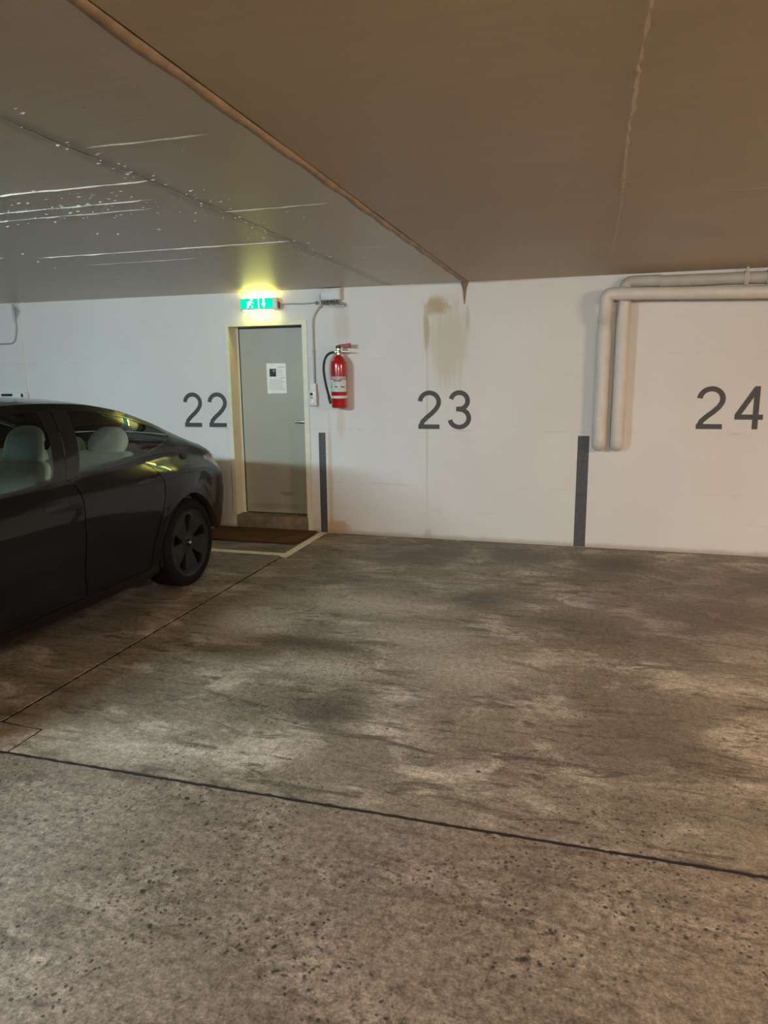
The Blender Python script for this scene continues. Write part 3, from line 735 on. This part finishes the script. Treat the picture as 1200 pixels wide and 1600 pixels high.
def cdt(polys, pts):
    V = []; E = []
    for p in polys.values():
        b = len(V); V += [Vector(q_) for q_ in p]; E += [(b + i, b + (i + 1) % len(p)) for i in range(len(p))]
    V += [Vector(p) for p in pts]
    r = delaunay_2d_cdt(V, E, [], 0, 1e-5)
    return [(v.x, v.y) for v in r[0]], [tuple(f) for f in r[2]]
pts = [(s + (.015 if k % 2 else 0), z) for s in np.arange(.012, 4.62, .034) for k, z in enumerate(np.arange(.19, 1.42, .026))]
pts = [p for p in pts if inside(polys['outer'], *p)]
V2, F2 = cdt(polys, pts)
def classify(x, y):
    if not inside(polys['outer'], x, y): return None
    if inside(polys['rear_glass'], x, y): return 'rear_glass'
    if inside(polys['front_glass'], x, y): return 'front_glass'
    for i in range(len(gaps)):
        if inside(polys['gap%d' % i], x, y): return 'gap'
    if any(inside(polys[k], x, y) for k in ('sr', 'sf', 'pillar')): return 'trim'
    for k in ('h_f', 'h_r', 'tail', 'head', 'rd', 'fd'):
        if inside(polys[k], x, y): return k
    return 'body'
cls = {}
for f in F2:
    cx = sum(V2[i][0] for i in f) / 3; cy = sum(V2[i][1] for i in f) / 3
    k = classify(cx, cy)
    if k: cls.setdefault(k, []).append(f)
def side_normal(s, z):
    e = .006; z1 = min(z + e, c_zr(s) - 1e-4); s0, s1 = max(s - e, 0), min(s + e, CAR_L)
    P = lambda a, b: Vector(car_side(a, b))
    ds = P(s1, z) - P(s0, z); dz = P(s, z1) - P(s, z - e)
    n = dz.cross(ds); n.normalize()
    return n if n.x > 0 else -n
NRM = {}; POS = {}
def side_mesh(name, faces, mat, parent, inset=0.0, far=False):
    idx = {}; vs = []; ns = []; fs = []
    for f in faces:
        row = []
        for i in f:
            if i not in idx:
                idx[i] = len(vs)
                if i not in NRM: NRM[i] = side_normal(*V2[i]); POS[i] = Vector(car_side(*V2[i]))
                n = NRM[i]; p = POS[i] - n * inset
                vs.append((-p.x, p.y, p.z) if far else tuple(p)); ns.append((-n.x, n.y, n.z) if far else tuple(n))
            row.append(idx[i])
        a, b, c = [Vector(vs[j]) for j in row]; nn = (b - a).cross(c - a); nr = Vector(ns[row[0]])
        fs.append(tuple(row) if nn.dot(nr) > 0 else tuple(row[::-1]))
    me = bpy.data.meshes.new(name); me.from_pydata(vs, [], fs); me.update()
    for p in me.polygons: p.use_smooth = True
    me.normals_split_custom_set_from_vertices(ns)
    me.materials.append(mat)
    return link(bpy.data.objects.new(name, me), parent)
for far in (False, True):
    side_mesh('side_panel', cls['body'], M['paint'], car, 0, far)
    side_mesh('panel_gap', cls['gap'], M['gap'], car, .006, far)
    side_mesh('window_trim', cls['trim'], M['trim'], car, .001, far)
    fd = side_mesh('front_door', cls['fd'], M['paint'], car, 0, far)
    side_mesh('window_glass', cls['front_glass'], M['glass'], fd, .004, far)
    side_mesh('door_handle', cls['h_f'], M['trim'], fd, .002, far)
    rd = side_mesh('rear_door', cls['rd'], M['paint'], car, 0, far)
    side_mesh('window_glass', cls['rear_glass'], M['glass'], rd, .004, far)
    side_mesh('door_handle', cls['h_r'], M['trim'], rd, .002, far)
    side_mesh('tail_light', cls['tail'], M['tail'], car, 0, far)
    side_mesh('headlight', cls['head'], M['headlamp'], car, 0, far)

# roof, bonnet, screens and boot lid
def top_part(name, s0, s1, t0, t1, mat, parent=car, ns=None, nt=None, dz=0.0):
    ns = ns or max(3, int((s1 - s0) / .05)); nt = nt or max(2, int(abs(t1 - t0) / .08)); vs = []; fs = []
    for i in range(ns + 1):
        s = s0 + (s1 - s0) * i / ns
        for j in range(nt + 1):
            p = car_top(s, t0 + (t1 - t0) * j / nt); vs.append((p[0], p[1], p[2] + dz))
    for i in range(ns):
        for j in range(nt):
            a = i * (nt + 1) + j; fs.append((a, a + 1, a + nt + 2, a + nt + 1))
    o = MB().add(vs, fs).build(name, mat, parent, True, 60)
    me = o.data
    if sum(p.normal.z for p in me.polygons) < 0: me.flip_normals()
    return o
TT = .86
top_part('boot_lid', 0, .50, -1, 1, M['paint'])
top_part('rear_screen', .52, 1.62, -TT, TT, M['rearglass'])
top_part('panel_gap', .50, .52, -1, 1, M['gap'], dz=-.003, ns=1)
for sg in (-1, 1): top_part('roof_rail', .52, 3.66, sg * TT, sg * 1.0, M['paint'], nt=3)
top_part('roof_crossbar', 1.62, 1.66, -TT, TT, M['trim'], ns=1)
top_part('roof_glass', 1.66, 2.74, -TT, TT, M['roofglass'])
top_part('roof_crossbar', 2.74, 2.84, -TT, TT, M['paint'], ns=2)
top_part('windscreen', 2.84, 3.66, -TT, TT, M['rearglass'])
top_part('cowl', 3.66, 3.72, -1, 1, M['trim'], ns=2)
top_part('bonnet', 3.72, 4.62, -1, 1, M['paint'])
# tail and nose
def cap(name, s, front, mats):
    zr0 = c_zr(s); zs = list(np.linspace(.29 if front else .385, zr0, 26)); nt = 28; rows = []
    for z in zs:
        Wz = car_W(s, z)
        rows.append([(Wz * t, -(car_s(s, z) + (1 if front else -1) * .07 * (1 - abs(t) ** 2.4) * (1 if z < zr0 - .01 else .9)), z) for t in np.linspace(-1, 1, nt + 1)])
    for k in (.35, .75, 1.0):
        r0 = rows[25]; r1 = [car_top(s, t) for t in np.linspace(-1, 1, nt + 1)]
        rows.append([tuple(np.array(a) * (1 - k) + np.array(b) * k) for a, b in zip(r0, r1)])
    groups = {}
    for i in range(len(rows) - 1):
        for j in range(nt):
            z = (rows[i][j][2] + rows[i + 1][j][2]) / 2; t = abs(-1 + 2 * (j + .5) / nt)
            groups.setdefault(mats(z, t) + ((j < nt / 2) if 'light' in mats(z, t)[0] else 0,), []).append((i, j))
    for (nm, mt, _s), cells in groups.items():
        vs = []; fs = []; ix = {}
        for (i, j) in cells:
            row = []
            for (a, b) in ((i, j), (i, j + 1), (i + 1, j + 1), (i + 1, j)):
                if (a, b) not in ix: ix[(a, b)] = len(vs); vs.append(rows[a][b])
                row.append(ix[(a, b)])
            fs.append(tuple(row))
        MB().add(vs, fs).build(nm, M[mt], car, True, 50)
cap('tail', 0, False, lambda z, t: ('tail_light', 'tail') if .80 < z < .93 and t > .45 else (('rear_diffuser', 'trim') if z < .46 and t < .75 else ('rear_bumper', 'paint')))
cap('nose', CAR_L, True, lambda z, t: ('front_air_intake', 'trim') if z < .36 and t < .8 else ('front_bumper', 'paint'))
MB().rbox(-.26, .26, .075, .085, .58, .69, .003).build('number_plate', M['label'], car)
# underbody and wheel wells
ub = MB().box(-.78, .78, -4.30, -.55, .17, .21).box(-.70, .70, -.55, -.12, .36, .38)
ub.build('underbody', M['liner'], car)
for (ws, wz) in (WR, WF):
    for sg in (-1, 1):
        vs = []; fs = []; n = 22
        for k in range(n + 1):
            a = math.radians(-14 + 188 * k / n)
            for x in (.908, .58): vs.append((sg * x, -(ws + (AR + .006) * math.cos(a)), wz + (AR + .006) * math.sin(a)))
        fs = [(2 * k, 2 * k + 1, 2 * k + 3, 2 * k + 2) for k in range(n)] + [tuple(2 * k + 1 for k in range(n + 1))]
        MB().add(vs, fs).build('wheel_arch_liner', M['liner'], car, True)

# wheels: wide five-spoke rims
def rim_face():
    outerc = [(.252 * math.cos(a), .252 * math.sin(a)) for a in np.linspace(0, 2 * math.pi, 60, endpoint=False)]
    P = {'o': outerc}
    for k in range(5):
        c = math.radians(90 + 72 * k + 4)
        def pt(r, da): return (r * math.cos(c + math.radians(da)), r * math.sin(c + math.radians(da)))
        P['h%d' % k] = resample([pt(.085, -7), pt(.14, -11), pt(.205, -15), pt(.218, -8), pt(.220, 3), pt(.205, 10), pt(.14, 8), pt(.085, 6)], .03)
    pts = [(r * math.cos(a), r * math.sin(a)) for r in (.03, .06, .10, .13, .16, .19, .235) for a in np.linspace(0, 2 * math.pi, 36, endpoint=False)]
    V, F = cdt(P, pts); fs = []
    for f in F:
        x = sum(V[i][0] for i in f) / 3; y = sum(V[i][1] for i in f) / 3
        if not any(inside(P['h%d' % k], x, y) for k in range(5)): fs.append(f)
    def dep(r): return .012 - .030 * (1 - min(r / .24, 1)) ** 1.0 + (.012 if r < .05 else 0) - (.006 if .222 < r < .24 else 0)
    vs = [(dep(math.hypot(*v)), v[0], v[1]) for v in V]
    bm = bmesh.new(); bv = [bm.verts.new(v) for v in vs]
    for f in fs:
        try: bm.faces.new([bv[i] for i in f])
        except ValueError: pass
    bmesh.ops.recalc_face_normals(bm, faces=bm.faces[:])
    ex = bmesh.ops.extrude_face_region(bm, geom=bm.faces[:])
    for e in ex['geom']:
        if isinstance(e, bmesh.types.BMVert): e.co.x -= .030
    return bm
rim_mb = MB().bm(rim_face())
rim_mb.lathe([(.252, .012), (.258, .014), (.258, -.19), (.235, -.19), (.235, -.02)], (0, 0, 0), 'x', 48, False)
tyre_prof = [(.250, .008), (.262, .020), (.285, .024), (.305, .020), (.322, .008), (.331, -.012), (.335, -.04), (.335, -.175), (.331, -.20), (.318, -.215), (.29, -.225), (.255, -.215), (.250, -.19), (.250, .008)]
protos = None
for (ws, wz) in (WR, WF):
    for sg in (1, -1):
        if protos is None:
            rim = rim_mb.build('wheel', M['rim'], car, True, 35)
            ty = MB().lathe(tyre_prof, (0, 0, 0), 'x', 56, False).build('tyre', M['tyre'], rim, True, 50)
            hc = MB().lathe([(0, .012), (.022, .010), (.028, .002), (.028, -.02)], (0, 0, 0), 'x', 20).build('hub_cap', M['trim'], rim, True)
            eb = MB().lathe([(0, .0155), (.010, .0145), (.012, .010)], (0, 0, 0), 'x', 14).build('emblem', M['emblem'], rim, True)
            bd = MB().lathe([(.0, -.075), (.165, -.075), (.165, -.095), (0, -.095)], (0, 0, 0), 'x', 32).build('brake_disc', M['liner'], rim, True)
            protos = (rim, [ty, hc, eb, bd])
        else:
            r2 = protos[0].copy(); C.objects.link(r2); r2.parent = car; rim = r2
            for ch in protos[1]:
                c_ = ch.copy(); C.objects.link(c_); c_.parent = r2
        rim.location = (sg * .885, -ws, wz); rim.rotation_euler = (0 if sg > 0 else .4, 0, 0 if sg > 0 else math.pi)
# mirrors
for sg in (1, -1):
    mr = MB().rbox(-.11, .11, -.05, .06, -.065, .075, .035, 3).build('wing_mirror', M['paint'], car, True); mr.location = (sg * 1.0, -3.02, .985)
    MB().rbox(-.20 if sg > 0 else .06, -.06 if sg > 0 else .20, -.02, .03, -.06, -.02, .01).build('mirror_arm', M['trim'], mr, True)
# cabin
cb = MB().box(-.76, .76, -3.35, -.70, .24, .30).box(-.80, -.76, -3.35, -.70, .24, .93).box(.76, .80, -3.35, -.70, .24, .93).box(-.76, .76, -3.45, -3.30, .24, .85).box(-.76, .76, -.72, -.66, .24, .98)
cb.build('cabin_tub', M['cabin'], car)
MB().rbox(-.60, .60, -.92, -.50, 1.015, 1.045, .01).build('parcel_shelf', M['cabin'], car, True)
db = MB().rbox(-.74, .74, -3.40, -2.98, .78, .93, .04, 3).rbox(-.19, .19, -2.93, -2.90, .86, 1.08, .01)
db.build('dashboard', M['cabin'], car, True)
sw_ = MB(); sw_.tube([(.37 + .18 * math.cos(a), -2.80 + .06 * math.sin(a), .86 + .17 * math.sin(a)) for a in np.linspace(0, 2 * math.pi, 33)], .014, 8, False).tube([(.37, -2.80, .86), (.37, -3.0, .82)], .03, 10).box(.21, .53, -2.812, -2.79, .845, .875)
sw_.build('steering_wheel', M['black'], car, True)
for sg in (-1, 1): top_part('headliner', .95, 2.85, sg * .80, sg * .97, M['headliner'], dz=-.035, nt=3)
def lean(k, z0): return lambda x, y, z: (x * (1 - .16 * max(0, (z - z0)) / .6), y + k * (z - z0), z)
for sg in (1, -1):
    st = MB().rbox(sg * .37 - .25, sg * .37 + .25, -2.58, -2.06, .42, .60, .06, 3)
    x0 = sg * .37
    st.rbox(-.25, .25, -2.17, -2.01, .50, 1.06, .065, 3, fn=lambda x, y, z: (x0 + x * (1 - .30 * max(0, z - .78) / .3), y + .36 * (z - .55), z))
    seat = st.build('front_seat', M['seat'], car, True)
    MB().egg(.135, .062, .13, fn=lambda x, y, z: (x0 + x * (1 - .12 * z / .125), y - 1.880 + .22 * z, z + 1.135)).build('headrest', M['seat'], seat, True)
    for xx in (-.05, .05): MB().tube([(x0 + xx, -1.93, 1.02), (x0 + xx, -1.955, .93)], .008, 8).build('headrest_post', M['steel'], seat, True)
rs = MB().rbox(-.70, .70, -1.68, -1.12, .42, .58, .06, 3)
for sg in (1, -1):
    x0 = sg * .37
    rs.rbox(-.32, .32, -1.44, -1.28, .52, 1.04, .07, 3, fn=lambda x, y, z: (x0 + x * (1 - .25 * max(0, z - .75) / .3), y + .46 * (z - .52), z))
rs.rbox(-.12, .12, -1.42, -1.28, .52, .98, .05, 3, fn=lambda x, y, z: (x, y + .46 * (z - .52), z))
rseat = rs.build('rear_seat', M['seat'], car, True)
for sg in (1, 0, -1):
    x0 = sg * .37
    MB().egg(.16, .062, .105, fn=lambda x, y, z: (x0 + x * (1 - .25 * max(z, 0) / .1), y - 1.075 + .40 * z, z + (1.105 if sg else 1.03))).build('headrest', M['seat'], rseat, True)
